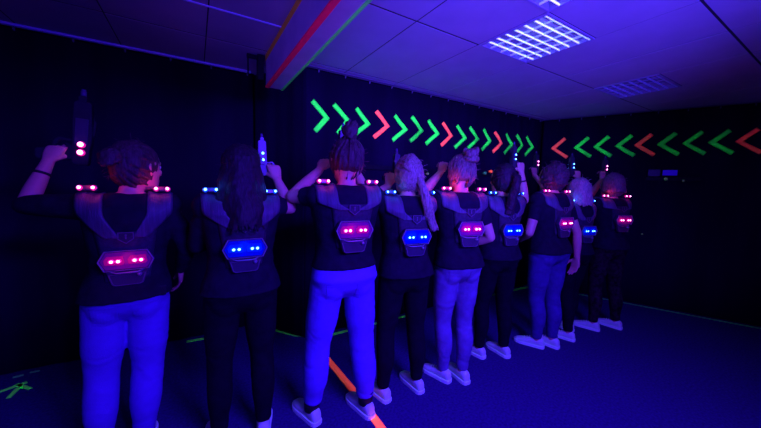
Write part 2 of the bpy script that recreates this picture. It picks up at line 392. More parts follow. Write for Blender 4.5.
ftape([(-1.18, 3.19), (-1.13, 3.20)], .016, FGb, 'faint green tape scrap beyond the floor arrow', )
ftape([(-1.10, 3.215), (-1.05, 3.215)], .012, FGb, 'tiny faint green tape scrap at left curtain foot')
bm = bmesh.new()
for a, b in [((-1.22, 2.99), (-1.07, 3.07)), ((-1.10, 2.90), (-1.09, 3.05)), ((-1.12, 3.07), (-1.02, 2.96))]:
    a, b = V((*a, .003)), V((*b, .003)); d = b-a; box(bm, (a+b)/2, (d.length, .022, .003), Matrix.Rotation(math.atan2(d.y, d.x), 3, 'Z'))
tag(obj('floor_arrow', bm, FGd), 'small green tape arrow lying on floor at the lower left', 'floor arrow')

# ------------------------------------------------------------------ people
def hand(bm, Wp, d, nrm, thumb, curl=(.2, .3, .25), sc=1.):
    """palm from wrist Wp along d, fingers curl towards nrm, thumb side = thumb"""
    d, nrm, th = V(d).normalized(), V(nrm).normalized(), V(thumb).normalized(); Wp = V(Wp)
    loft(bm, [(Wp-d*.01*sc, th*.024*sc, nrm*.019*sc), (Wp+d*.02*sc, th*.030*sc, nrm*.018*sc), (Wp+d*.055*sc, th*.040*sc, nrm*.015*sc), (Wp+d*.085*sc, th*.041*sc, nrm*.013*sc), (Wp+d*.093*sc, th*.034*sc, nrm*.008*sc)], 16, 2.6)
    ls = [(.030, .043, .92), (.0105, .047, 1.0), (-.0095, .044, .95), (-.0285, .035, .8)]
    for o, l, k in ls:
        p = Wp+d*(.082-abs(o-.01)*.15)*sc+th*o*sc; a = 0; pts = [p-d*.012*sc, p]; dd = d
        for j, seg in enumerate((l, l*.62, l*.5)):
            a += curl[j]; dd = (d*cos(a)+nrm*sin(a)).normalized(); p = p+dd*seg*sc; pts.append(p)
        tube(bm, pts, [.0085*k*sc, .0088*k*sc, .0082*k*sc, .0075*k*sc, .0062*k*sc], 10)
    c = curl[0]
    p0 = Wp+d*.02*sc+th*.024*sc; p1 = p0+(d*.55+th*.7+nrm*(.2+c*.4)).normalized()*.042*sc; p2 = p1+(d*.8+th*.35+nrm*(.2+c*.8)).normalized()*.032*sc; p3 = p2+(d*.9+th*.1+nrm*(.2+c)).normalized()*.024*sc
    tube(bm, [p0, p1, p2, p3], [.013*sc, .0115*sc, .0098*sc, .0075*sc], 10)

def head_rings(bm, C, k, R):
    """skull, jaw, nose, lips, brow, ears at centre C, scaled k, rotated R (faces local +y)"""
    def P(x, y, z): return C + R @ V((x*k, y*k, z*k))
    prof = [(-.118, .018, .028, .058), (-.108, .036, .045, .040), (-.09, .052, .068, .022), (-.06, .062, .082, .008), (-.03, .068, .090, .002), (0, .074, .095, 0), (.03, .077, .098, -.003), (.06, .074, .095, -.006), (.085, .062, .082, -.008), (.103, .042, .058, -.008), (.112, .018, .026, -.008)]
    loft(bm, [(P(0, cy, z), R @ V((w*k, 0, 0)), R @ V((0, dd*k, 0))) for z, w, dd, cy in prof], 24, 2.15)
    tube(bm, [P(0, .082, .012), P(0, .100, -.012), P(0, .108, -.030), P(0, .092, -.036)], [.008*k, .010*k, .013*k, .009*k], 10)      # nose
    for s in (-1, 1):
        ball(bm, P(s*.012, .095, -.033), (.008*k,)*3, 10)
        tube(bm, [P(s*.012, .089, .026), P(s*.034, .086, .032), P(s*.052, .072, .026)], [.006*k, .008*k, .005*k], 8)                     # brow
        ball(bm, P(s*.040, .068, -.018), (.020*k, .018*k, .018*k), 12)                                                                   # cheek
        # ear
        tube(bm, [P(s*.073, .004, -.026), P(s*.079, -.004, -.008), P(s*.083, -.010, .012), P(s*.080, -.004, .024), P(s*.075, .006, .020)], [.007*k, .007*k, .009*k, .007*k, .006*k], 8)
        ball(bm, P(s*.076, 0, 0), (.006*k, .012*k, .024*k), 10)
    tube(bm, [P(-.02, .088, -.062), P(0, .095, -.060), P(.02, .088, -.062)], [.005*k, .0075*k, .005*k], 8)
    tube(bm, [P(-.018, .087, -.071), P(0, .094, -.072), P(.018, .087, -.071)], [.005*k, .0075*k, .005*k], 8)

def slerp(a, b, t):
    w = math.acos(max(-1, min(1, a.dot(b))));
    if w < 1e-3: return a
    return (a*sin((1-t)*w)+b*sin(t*w))/sin(w)

def make_hair(style, C, k, R, shade, parent, h, rnd):
    """hair of head centre C"""
    def P(x, y, z): return C + R @ V((x*k, y*k, z*k))
    ex = V((.088, .108, .122)); c0 = V((0, -.018, .012))
    bm = bmesh.new()
    ball(bm, (0, 0, 0), (1, 1, 1), 28)
    for v in bm.verts:
        n = v.co.copy(); q = V((n.x*ex.x, n.y*ex.y, n.z*ex.z))
        if n.z < -.35 and style in ('bun', 'topknot', 'ponytail'): q.z = -.35*ex.z + (q.z+.35*ex.z)*.35; 
        if style == 'bob': q.x *= 1.06
        v.co = P(*(c0+q))
    if style == 'bob':
        loft(bm, [(P(0, -.020, .02), R@V((.096*k, 0, 0)), R@V((0, .104*k, 0))), (P(0, -.026, -.03), R@V((.106*k, 0, 0)), R@V((0, .098*k, 0))), (P(0, -.034, -.08), R@V((.110*k, 0, 0)), R@V((0, .088*k, 0))), (P(0, -.034, -.125), R@V((.100*k, 0, 0)), R@V((0, .076*k, 0))), (P(0, -.034, -.145), R@V((.088*k, 0, 0)), R@V((0, .064*k, 0)))], 28, 2.3)
    if style == 'long':
        loft(bm, [(P(0, -.018, .03), R@V((.094*k, 0, 0)), R@V((0, .108*k, 0))), (P(0, -.035, -.05), R@V((.112*k, 0, 0)), R@V((0, .085*k, 0))), (P(.0, -.062, -.12), R@V((.125*k, 0, 0)), R@V((0, .062*k, 0))), (P(-.01, -.092, -.19), R@V((.125*k, 0, 0)), R@V((0, .042*k, 0))), (P(-.01, -.105, -.25), R@V((.108*k, 0, 0)), R@V((0, .033*k, 0))), (P(-.01, -.11, -.30), R@V((.07*k, 0, 0)), R@V((0, .02*k, 0)))], 28, 2.2)
    if style in ('short', 'curly'):
        loft(bm, [(P(0, -.03, 0), R@V((.09*k, 0, 0)), R@V((0, .095*k, 0))), (P(0, -.035, -.06), R@V((.078*k, 0, 0)), R@V((0, .078*k, 0))), (P(0, -.035, -.105), R@V((.06*k, 0, 0)), R@V((0, .055*k, 0)))], 24, 2.2)
    tails = []
    if style == 'topknot': T = V((.0, -.30, .95)).normalized()
    elif style == 'bun': T = V((.10, -.62, .80)).normalized()
    elif style == 'ponytail': T = V((.22, -.98, -.25)).normalized()
    elif style == 'hightail': T = V((0, -.95, .35)).normalized()
    elif style == 'lowbun': T = V((.15, -.9, .25)).normalized()
    else: T = None
    def S(n, ext=0): return P(*(c0+V((n.x*(ex.x+ext), n.y*(ex.y+ext), n.z*(ex.z+ext)))))
    if T is not None:
        B = S(T, .012)
        if style == 'topknot':
            ball(bm, P(.0, -.052, .165), (.048*k, .046*k, .042*k), 16)
            for q in range(16):
                a = rnd.uniform(0, 2*pi); c1 = V((0, -.052, .165)); r1 = rnd.uniform(.02, .042)
                pts = [P(*(c1+V((cos(a+t*2.0)*r1, sin(a+t*2.0)*r1, -.025+.065*t+.015*sin(t*5+a))))) for t in (0, .25, .5, .75, 1)]
                tube(bm, pts, [.010*k, .011*k, .011*k, .009*k, .004*k], 7)
        if style in ('bun', 'lowbun'):
            cc = c0+V((T.x*(ex.x+.022), T.y*(ex.y+.022), T.z*(ex.z+.022))); rr = .046 if style == 'bun' else .040
            ball(bm, P(*cc), (rr*k, rr*k, rr*.9*k), 16)
            for q in range(20):
                a = rnd.uniform(0, 2*pi); b = rnd.uniform(-1, 1)
                pts = [P(*(cc+V((cos(a+t*2.2), sin(a+t*2.2)*.95, .8*b+.3*sin(t*4+a)))*rr*1.02)) for t in (0, .25, .5, .75, 1)]
                tube(bm, pts, [.007*k, .009*k, .010*k, .008*k, .003*k], 7)
        if style == 'ponytail':
            pts, rd = resample([P(*(c0+V((T.x*ex.x, T.y*ex.y, T.z*ex.z)))), P(.035, -.155, -.075), P(.055, -.165, -.15), P(.085, -.150, -.24), P(.125, -.138, -.31), P(.15, -.130, -.35)], [.022, .027, .034, .032, .020, .006], 4)
            tube(bm, pts, [r*k for r in rd], 14, flat=.75)
            for q in range(14):
                ox, oy = rnd.uniform(-.02, .02), rnd.uniform(-.015, .015)
                tube(bm, [p+R@V((ox*k*(.6+i*.05), oy*k-.006*k, 0)) for i, p in enumerate(pts)], [max(.002, r*k*.33) for r in rd], 6)
        if style == 'hightail':
            pts, rd = resample([P(*(c0+V((T.x*ex.x, T.y*ex.y, T.z*ex.z)))), P(0, -.165, .02), P(-.02, -.175, -.06), P(-.035, -.165, -.14), P(-.04, -.150, -.22), P(-.045, -.145, -.27)], [.020, .026, .036, .036, .026, .008], 4)
            tube(bm, pts, [r*k for r in rd], 14)
            for q in range(22):
                ph = rnd.uniform(0, 6.28); rr = rnd.uniform(.02, .036); 
                tube(bm, [p+R@V((cos(ph+i*.8)*rr*k, sin(ph+i*.8)*rr*k, 0)) for i, p in enumerate(pts[2:])], [.006*k]*(len(pts)-3)+[.002], 6)
    # strands combed over the skull
    ns = 90
    for q in range(ns):
        if T is not None:
            a = 2*pi*q/ns; s0 = V((cos(a), .25, sin(a)*.9-.05)) if rnd.random() < .5 else V((cos(a), -.2, sin(a)))
            s0.normalize(); 
            if s0.z < -.45: s0.z = -.45; s0.normalize()
            if s0.dot(T) < -.95: continue
            pts = [S(slerp(s0, T, t), .002+.004*sin(pi*t)+rnd.uniform(-.0008, .0008)) for t in (0, .15, .3, .45, .6, .75, .9, 1)]
            tube(bm, pts, [.0025*k]+[.0048*k]*6+[.003*k], 6)
        else:
            a = 2*pi*q/ns; L = {'bob': .16, 'long': .33, 'short': .07, 'curly': .06}[style]
            top = V((.12*cos(a), -.25+.1*sin(a), .96)).normalized(); s1 = V((cos(a), sin(a)*.95-.1, -.1)).normalized()
            if s1.y > .45: continue
            pts = [S(slerp(top, s1, t), .003+.004*sin(pi*t)) for t in (0, .2, .4, .6, .8, 1)]
            e = pts[-1]; dn = R@V((s1.x*.12, s1.y*.10-.05, -1)).normalized()
            wv = {'long': .010, 'curly': .012, 'bob': .004, 'short': .003}[style]
            for i in range(1, 6):
                pts.append(e+dn*L*k*i/5*rnd.uniform(.9, 1.0)+R@V((wv*sin(i*1.9+a*5)+(0 if style != 'long' else -s1.x*.004*i), (-.030*min(i, 3)/3 if style == 'long' and s1.y < 0 else 0), 0))*k)
            tube(bm, pts, [.002*k]+[.005*k]*(len(pts)-2)+[.002*k], 6)
    if style == 'curly':
        for q in range(110):
            n = V((rnd.gauss(0, 1), rnd.gauss(-.5, .8), rnd.gauss(.3, .9))).normalized()
            if n.y > .5 or n.z < -.75: continue
            c1 = S(n, .006); u = n.cross(V((0, .3, 1))).normalized(); w = n.cross(u); r1 = rnd.uniform(.010, .018); a0 = rnd.uniform(0, 6)
            tube(bm, [c1+R@((u*cos(a0+t)+w*sin(a0+t))*r1*k+n*.004*t*k) for t in (0, .9, 1.8, 2.7, 3.6)], [.003*k, .0055*k, .006*k, .005*k, .002*k], 6)
    sd = rnd.uniform(0, 90)
    me = remeshed(bm, .0042, 'hair', 1, lambda p: .011*noise.noise(V((p.x*14+sd, p.y*14, p.z*9)))+.004*noise.noise(V((p.x*60, p.y*60+sd, p.z*25))))
    o = link('hair', me, HAIR[shade], parent)
    bm = bmesh.new()                                        # loose flyaway strands
    for q in range(46):
        n = V((rnd.gauss(0, 1), rnd.gauss(-.6, .7), rnd.gauss(.2, .8))).normalized()
        if n.y > .4 or n.z < -.5: continue
        p = S(n, -.004); u = (R@n); g = V((rnd.uniform(-.6, .6), rnd.uniform(-.4, .4), rnd.uniform(-.6, .5))); pts = [p]
        for i in range(5): u = (u+g*.45+V((0, 0, -.15))).normalized(); p = p+u*rnd.uniform(.005, .011)*k; pts.append(p)
        tube(bm, pts, [.0014*k]*5+[.0006*k], 5, dome=False)
    tag(obj('loose_hair', bm, HAIR[shade], o, True), kind='stuff')
    return o

def make_shoe(parent, x, y, rz, dark=None, k=1., lab=None):
    e = Matrix.Translation((x, y, 0)) @ Matrix.Rotation(rz, 4, 'Z') @ Matrix.Scale(k, 4)
    bm = bmesh.new()
    prof = [(-.066, .016, .050), (-.060, .027, .078), (-.045, .033, .092), (-.015, .036, .098), (.018, .037, .094), (.05, .038, .078), (.085, .041, .066), (.12, .043, .058), (.15, .040, .050), (.175, .031, .042), (.188, .017, .032)]
    loft(bm, [((.006*max(0, yy)*5, yy, .012+(t-.012)/2), V((w, 0, 0)), V((0, 0, (t-.012)/2))) for yy, w, t in prof], 22, 2.5)
    bmesh.ops.transform(bm, matrix=e, verts=bm.verts); s = link('shoe', remeshed(bm, .004, 'shoe', 2), M['shoe'] if not dark else M[dark], parent)
    bm = bmesh.new()
    outline = [(yy, w+.004, .006*max(0, yy)*5) for yy, w, t in [(-.071, .010, 0), (-.064, .026, 0), (-.045, .033, 0), (0, .036, 0), (.05, .038, 0), (.10, .043, 0), (.14, .043, 0), (.17, .034, 0), (.188, .019, 0), (.195, .006, 0)]]
    pts = [(c+w, yy) for yy, w, c in outline]+[(c-w, yy) for yy, w, c in reversed(outline)]
    prism(bm, pts, (0, 0, .024), (0, 0, .001), (1, 0, 0), (0, 1, 0)); bmesh.ops.transform(bm, matrix=e, verts=bm.verts); obj('sole', bm, M['sole'] if not dark else M[dark], s)
    bm = bmesh.new()
    for i in range(4):
        yy = .035+.022*i; zt = .087-.006*i*1.15
        tube(bm, [(-.022, yy-.004, zt-.012), (-.01, yy, zt+.002), (.012, yy+.004, zt+.002), (.024, yy+.008, zt-.012)], .0028, 6)
    if not dark: bmesh.ops.transform(bm, matrix=e, verts=bm.verts); obj('laces', bm, M['sole'], s, True)
    else: bm.free()
    if lab: s['label'] = lab
    return s

def person(name_label, X, Y, yaw, h, feet, arms, hair, shade, trousers, headyaw=0, headpitch=0, sleeve='short', team='red', lean=0.0, width=1.0, hem=.555, shoe_dark=None, group=None, sock=False, extra=None, seed=1, unit_z=0, head_x=0, hem_z=.89, glow=1.0):
    """feet: ((xL,yL,rot),(xR,yR,rot)) ankles; arms: dict side -> (elbow, wrist, handspec)"""
    rnd = random.Random(seed); k = h/1.65
    root = empty('person', (X, Y, 0), yaw); tag(root, name_label, 'person')
    def Z(z): return z*k
    hx = .088*k*width
    ank = {-1: V((feet[0][0], feet[0][1], .075)), 1: V((feet[1][0], feet[1][1], .075))}
    px = (feet[0][0]+feet[1][0])/2*.4; py = (feet[0][1]+feet[1][1])/2*.4
    def cxy(z):                         # spine drift from pelvis to head
        t = max(0, min(1, (z/k-.85)/.6)); return V((px*(1-t), py*(1-t)+lean*t, 0))
    TR = [(.79, .135, .100, -.015), (.83, .160, .112, -.022), (.89, .174, .119, -.026), (.95, .163, .108, -.015), (1.02, .138, .094, 0), (1.09, .134, .094, .004), (1.17, .147, .103, .004), (1.25, .160, .106, 0), (1.315, .168, .098, -.008), (1.355, .160, .082, -.012), (1.385, .125, .066, -.014), (1.41, .075, .054, -.012)]
    def torso(bm, zmin, zmax, infl, inflz=0):
        R = []
        for z, w, d, c in TR:
            if z < zmin-.001 or z > zmax+.001: continue
            o = cxy(Z(z)); R.append((V((o.x, o.y+c*k, Z(z)+inflz)), V(((w*width)*k+infl, 0, 0)), V((0, d*k+infl, 0))))
        loft(bm, R, 30, 2.25)
    def legpts(s, infl, full=True):
        hp = V((px+s*hx, py-.005, Z(.86))); an = ank[s]; kn = hp.lerp(an, .5)+V((s*.006, .022*k, .0)); th = hp.lerp(kn, .5); cf = kn.lerp(an, .42)+V((0, -.018*k, 0)); lo = kn.lerp(an, .8)+V((0, -.004, 0))
        return [hp, th, kn, cf, lo, an], [r*k*(.6+.4*width)+infl for r in (.088, .077, .057, .056, .040, .034)]
    SH = {s: V((cxy(Z(1.34)).x+s*.158*k*width, cxy(Z(1.34)).y-.008, Z(1.345))) for s in (-1, 1)}
    # --- body
    bm = bmesh.new(); torso(bm, .89, 1.41, 0)
    nk = cxy(Z(1.45)); C = nk+V((head_x, .012*k, Z(1.538))); HR = Matrix.Rotation(headyaw, 3, 'Z') @ Matrix.Rotation(headpitch, 3, 'X')
    tube(bm, [nk+V((0, -.018*k, Z(1.36))), nk+V((0, -.008*k, Z(1.42))), C+HR@V((0, -.018*k, -.05*k))], [.064*k, .051*k, .050*k], 18)
    head_rings(bm, C, k, HR)
    for s in (-1, 1):
        pts, rd = legpts(s, 0); p2, r2 = resample(pts, rd, 3); tube(bm, p2, r2, 18)
        tube(bm, [ank[s], ank[s]+V((0, 0, -.03))], [.033*k, .032*k], 14)
        el, wr, hs = arms[s]; el, wr = V(el), V(wr)
        p2, r2 = resample([SH[s], SH[s].lerp(el, .5), el], [.050*k, .043*k, .036*k], 3); tube(bm, p2, r2, 16)
        p2, r2 = resample([el, el.lerp(wr, .35), wr], [.036*k, .037*k, .0245*k], 4); tube(bm, p2, r2, 16)
        if hs: hand(bm, wr, hs['d'], hs['n'], hs['t'], hs.get('curl', (.3, .4, .3)), k*.98)
    body = link('body', remeshed(bm, .0055, 'body', 2), M['skin'], root)
    for s in (-1, 1):
        bm = bmesh.new(); ball(bm, C+HR@V((s*.031*k, .080*k, .010*k)), (.012*k,)*3, 12); e = obj('eye', bm, M['eyew'], root, True)
    make_hair(hair, C, k, HR, shade, root, h, rnd)
    # --- shirt
    bm = bmesh.new(); torso(bm, hem_z, 1.41, .022)
    for s in (-1, 1):
        el, wr, hs = arms[s]; el, wr = V(el), V(wr); f = {'short': .62, 'elbow': 1.0, 'long': 1.0}[sleeve if isinstance(sleeve, str) else sleeve[s]]
        tip = SH[s].lerp(el, f); tube(bm, [SH[s]+V((-s*.03, 0, -.01)), SH[s].lerp(el, f*.5), tip], [.064*k, .058*k, .050*k if f < 1 else .046*k], 18, dome=(f == 1)); ball(bm, SH[s], (.068*k,)*3)
        if (sleeve if isinstance(sleeve, str) else sleeve[s]) == 'long': tube(bm, [el, el.lerp(wr, .4), el.lerp(wr, .93)], [.046*k, .044*k, .034*k], 16)
    sd = rnd.uniform(0, 50)
    def dsh(p): return .0045*noise.noise(V((p.x*9+sd, p.y*9, p.z*16)))+.0022*noise.noise(V((p.x*25, p.y*25+sd, p.z*45)))
    sme = remeshed(bm, .0075, 'shirt', 4, dsh); shirt = link('shirt', sme, M['shirt'], root)
    # --- trousers
    bm = bmesh.new()
    pr = [(.765, .060, .040, -.005), (.785, .105, .062, -.008), (.81, .140, .085, -.014), (.835, .158, .100, -.020)]+[(z, w+.002, d+.001, c) for z, w, d, c in TR if .85 < z < 1.03]
    loft(bm, [(V((cxy(Z(z)).x, cxy(Z(z)).y+c*k, Z(z))), V((w*width*k+.008, 0, 0)), V((0, d*k+.006, 0))) for z, w, d, c in pr], 30, 2.25)
    for s in (-1, 1): ball(bm, (px+s*.078*k*width, py-.046*k, Z(.850)), (.080*k*width, .076*k, .095*k), 20)
    for s in (-1, 1):
        pts, rd = legpts(s, .007); p2, r2 = resample(pts, rd, 4)
        if trousers in ('palejean', 'whitejean'): r2 = [r*(1.0+.15*min(1, i/8)) for i, r in enumerate(r2)]
        cut = len(p2)-(3 if sock else 1); tube(bm, p2[:cut], r2[:cut], 22, dome=False)
        if sock: pass
    amp = {'legging': .0018, 'whitejean': .0020, 'palejean': .0024, 'bluejean': .0036, 'darkjean': .003, 'pattern': .0015}[trousers]
    def dtr(p):
        q = abs(p.z/k-.47); w = .5+1.1*math.exp(-q*q*60)+(.9 if p.z < .22 else 0)
        return amp*w*noise.noise(V((p.x*7+sd, p.y*7, p.z*34+9*p.x+4*noise.noise(V((p.x*6, p.y*6, p.z*6)))*1.0)))+amp*.5*noise.noise(V((p.x*18, p.y*18+sd, p.z*20)))
    tr = link('trousers', remeshed(bm, .0068, 'trousers', 9, dtr), M[trousers], root)
    dg = bpy.context.evaluated_depsgraph_get()
    if trousers in ('whitejean', 'palejean', 'bluejean', 'darkjean'):     # back pockets, yoke seam
        tv = BVHTree.FromPolygons([v.co[:] for v in tr.data.vertices], [p.vertices[:] for p in tr.data.polygons])
        for s in (-1, 1):
            bm = bmesh.new(); g = []; n = 8
            for off in (-.0035, .0015):
                lay = []
                for j in range(n+1):
                    row = []
                    for i in range(n+1):
                        u, w = -1+2*i/n, j/n; x = px+s*.078*k*width+u*(.046+.006*w)*k; z = Z(.765)+w*.105*k+(abs(u)*.012*(1-w))
                        hh = tv.ray_cast(V((x, py-.6, z)), V((0, 1, 0)))[0]; row.append(bm.verts.new((hh if hh else V((x, py-.12, z)))+V((0, off, 0))))
                    lay.append(row)
                g.append(lay)
            for lay in g:
                for j in range(n):
                    for i in range(n): bm.faces.new((lay[j][i], lay[j][i+1], lay[j+1][i+1], lay[j+1][i]))
            A, B = g
            for i in range(n):
                bm.faces.new((A[0][i], B[0][i], B[0][i+1], A[0][i+1])); bm.faces.new((A[n][i], A[n][i+1], B[n][i+1], B[n][i]))
                bm.faces.new((A[i][0], A[i+1][0], B[i+1][0], B[i][0])); bm.faces.new((A[i][n], B[i][n], B[i+1][n], A[i+1][n]))
            obj('back_pocket', bm, M[trousers], tr)
    if sock:
        for s in (-1, 1):
            bm = bmesh.new(); a = ank[s]; tube(bm, [a+V((0, 0, .085)), a+V((0, 0, -.0))], [.048*k, .044*k], 16, dome=False); obj('sock', bm, M['band'], root, True)
    make_shoe(root, feet[0][0], feet[0][1], feet[0][2], shoe_dark, k*.98); make_shoe(root, feet[1][0], feet[1][1], feet[1][2], shoe_dark, k*.98)
    # --- vest, fitted over the shirt
    bt = BVHTree.FromPolygons([v.co[:] for v in sme.vertices], [p.vertices[:] for p in sme.polygons])
    def cast(o, d, off):
        hh = bt.ray_cast(o+d*.6, -d)[0]
        return (hh if hh else o+d*.1)+d*off
    mid = cxy(Z(1.2)); vest = None
    def patch(name, fn, nu, nv, off, th, m, parent):
        bm = bmesh.new(); g = [[bm.verts.new(cast(*fn(-1+2*i/nu, j/nv), off)) for i in range(nu+1)] for j in range(nv+1)]
        # smooth the sheet so it spans the wrinkles
        for _ in range(2):
            for j in range(1, nv):
                for i in range(nu+1): g[j][i].co = g[j][i].co*.5+(g[j-1][i].co+g[j+1][i].co)*.25
        for j in range(nv):
            for i in range(nu): bm.faces.new((g[j][i], g[j][i+1], g[j+1][i+1], g[j+1][i]))
        bmesh.ops.recalc_face_normals(bm, faces=bm.faces); bmesh.ops.solidify(bm, geom=list(bm.faces), thickness=th)
        return obj(name, bm, m, parent, True)
    zc = .69*h+unit_z
    ZT = Z(1.315)
    vest = patch('vest', lambda u, v: (V((mid.x+u*(.085+.035*v)*k, mid.y, zc-.10*k+v*.235*k)), V((0, -1, 0))), 14, 12, .008, .006, M['vest'], root)
    tag(vest, 'dark back plate of laser tag vest')
    for s in (-1, 1):
        def fn(u, v, s=s):
            if v < .42:
                t = v/.42; z = zc+.105*k+(ZT-zc-.105*k)*t; xc = (.050+.088*t**.9)*k; hw = (.030+.022*t)*k; o = V((mid.x+s*xc+u*hw, mid.y, z)); return o, V((0, -1, 0))
            if v < .72:
                t = (v-.42)/.30; a = -pi/2+pi*t; return V((mid.x+s*.138*k+u*.052*k, cxy(Z(1.3)).y-.01, ZT)), V((0, sin(a), cos(a)))
            t = (v-.72)/.28; return V((mid.x+s*(.138-.05*t)*k+u*(.052-.012*t)*k, mid.y, ZT-.17*k*t)), V((0, 1, 0))
        st = patch('shoulder_strap', fn, 8, 34, .014, .010, M['strap'], vest)
        o, d = fn(0, .55); p = cast(o, d, .026)
        p.x += s*.006
        pod = bmesh.new(); R = Matrix.Rotation(-.2, 3, 'X'); box(pod, p, (.075*k, .032*k, .026*k), R, .006); obj('lamp_pod', pod, M['case'], vest)
        for q in (-1, 1):
            lb = bmesh.new(); tube(lb, [p+V((q*.024*k, -.012*k, .002)), p+V((q*.024*k, -.0185*k, .003))], [.0135*k, .011*k], 12); obj('lamp_lens', lb, HALO[team], vest, True)
            lb = bmesh.new(); ball(lb, p+V((q*.024*k, -.024*k, .004)), (.0075*k, .006*k, .0075*k), 12); obj('led', lb, LED[team], vest, True)
        L = bpy.data.lights.new('shoulder_led', 'POINT'); L.energy = (.13 if team == 'red' else .10)*glow; L.shadow_soft_size = .02; L.color = (1, .03, .16) if team == 'red' else (.0, .10, 1)
        lo = bpy.data.objects.new('shoulder_led_light', L); col.objects.link(lo); lo.parent = root; lo.location = p+V((-s*.01, -.045, .030))
    # back unit
    U = cast(V((mid.x, mid.y, zc)), V((0, -1, 0)), .014); yb = U.y; uw, uh = .108*k, .050*k
    hexa = [(-uw, 0), (-uw*.76, uh), (uw*.76, uh), (uw, 0), (uw*.80, -uh*.95), (-uw*.80, -uh*.95)]
    bm = bmesh.new(); prism(bm, hexa, (0, -.030, 0), (mid.x, yb+.008, zc)); bmesh.ops.bevel(bm, geom=list(bm.edges), offset=.005, segments=2, affect='EDGES'); unit = obj('display_unit', bm, M['case'], vest)
    def ring(sc1, sc2, y0, dep, m, nm, c=(0, 0), ptsx=hexa, z0=zc):
        bm = bmesh.new(); n = len(ptsx); a = [[bm.verts.new((mid.x+c[0]+u*q, y, z0+c[1]+w*q)) for u, w in ptsx] for q, y in ((sc1, y0), (sc1, y0-dep), (sc2, y0-dep), (sc2, y0))]
        for r in range(4):
            for i in range(n): bm.faces.new((a[r][i], a[r][(i+1) % n], a[(r+1) % 4][(i+1) % n], a[(r+1) % 4][i]))
        return obj(nm, bm, m, vest)
    ring(.985, .93, yb-.020, .006, M['rim'], 'display_rim')
    bm = bmesh.new(); prism(bm, [(u*.90, w*.84) for u, w in hexa], (0, -.0035, 0), (mid.x, yb-.0205, zc)); obj('display_window', bm, DISP[team], vest)
    yl = yb-.0245
    for s in (-1, 1):
        bm = bmesh.new(); prism(bm, [(-.036*k, -.018*k), (-.040*k, .004*k), (-.028*k, .022*k), (.030*k, .022*k), (.036*k, -.012*k), (.026*k, -.022*k)], (0, -.003, 0), (mid.x+s*.044*k, yl, zc+.002)); obj('lit_lens', bm, WIN[team], vest)
        for q in (-1, 1): 
            lb = bmesh.new(); hb = bmesh.new()
            ball(lb, V((mid.x+s*.043*k+q*.0125*k, yl-.008, zc)), (.0068*k, .005*k, .0060*k), 12)
            ball(hb, V((mid.x+s*.043*k+q*.0125*k, yl-.004, zc)), (.0135*k, .004*k, .0115*k), 14)
            obj('led', lb, LED[team], vest, True); obj('led_lens', hb, HALO[team], vest, True)
    bm = bmesh.new(); prism(bm, [(-.080*k, 0), (.080*k, 0), (.062*k, -.068*k), (.050*k, -.076*k), (-.050*k, -.076*k), (-.062*k, -.068*k)], (0, -.022, 0), (mid.x, yb+.006, zc-.048*k)); bmesh.ops.bevel(bm, geom=list(bm.edges), offset=.004, segments=2, affect='EDGES'); obj('battery_case', bm, M['case'], vest)
    ring(.97, .90, yb-.0165, .003, M['badge'], 'battery_rim', ptsx=[(-.074*k, .02*k), (.074*k, .02*k), (.060*k, -.030*k), (.048*k, -.036*k), (-.048*k, -.036*k), (-.060*k, -.030*k)], z0=zc-.086*k)
    bm = bmesh.new(); tube(bm, [V((mid.x+.046*k, yb-.014, zc-.072*k)), V((mid.x+.046*k, yb-.024, zc-.072*k))], [.011*k, .009*k], 12); obj('power_button', bm, M['rim'], vest, True)
    bm = bmesh.new(); tube(bm, [V((mid.x-.070*k, yb-.005, zc-.05*k)), V((mid.x-.04*k, yb-.030, zc-.058*k)), V((mid.x+.04*k, yb-.030, zc-.058*k)), V((mid.x+.070*k, yb-.005, zc-.05*k))], .0035*k, 8); obj('carry_bar', bm, M['rim'], vest, True)
    # hexagonal badge with its little mark
    ze = zc+.112*k; pb = cast(V((mid.x, mid.y, ze)), V((0, -1, 0)), .0165); sh = [(-.030*k, .022*k), (.030*k, .022*k), (.031*k, -.010*k), (0, -.033*k), (-.031*k, -.010*k)]
    bm = bmesh.new(); prism(bm, [(u*1.05, w*1.05) for u, w in sh], (0, -.002, 0), (mid.x, pb.y+.002, ze)); obj('badge', bm, M['vest'], vest)
    ring(1., .88, pb.y, .003, M['badge'], 'badge_outline', ptsx=sh, z0=ze)
    bm = bmesh.new(); prism(bm, [(-.003*k, -.010*k), (.003*k, -.010*k), (.003*k, .004*k), (-.003*k, .004*k)], (0, -.002, 0), (mid.x, pb.y-.0005, ze)); ball(bm, (mid.x, pb.y-.001, ze+.009*k), (.005*k, .002, .004*k), 8); obj('badge_mark', bm, M['badge'], vest)
    L = bpy.data.lights.new('back_led', 'POINT'); L.energy = .10 if team == 'red' else .10; L.shadow_soft_size = .03; L.color = (1, .02, .2) if team == 'red' else (0, .06, 1)
    lo = bpy.data.objects.new('back_led_light', L); col.objects.link(lo); lo.parent = root; lo.location = (mid.x, yb-.08, zc)
    # labelled parts of distinct look
    if extra: extra(root, k, arms, SH)
    return root

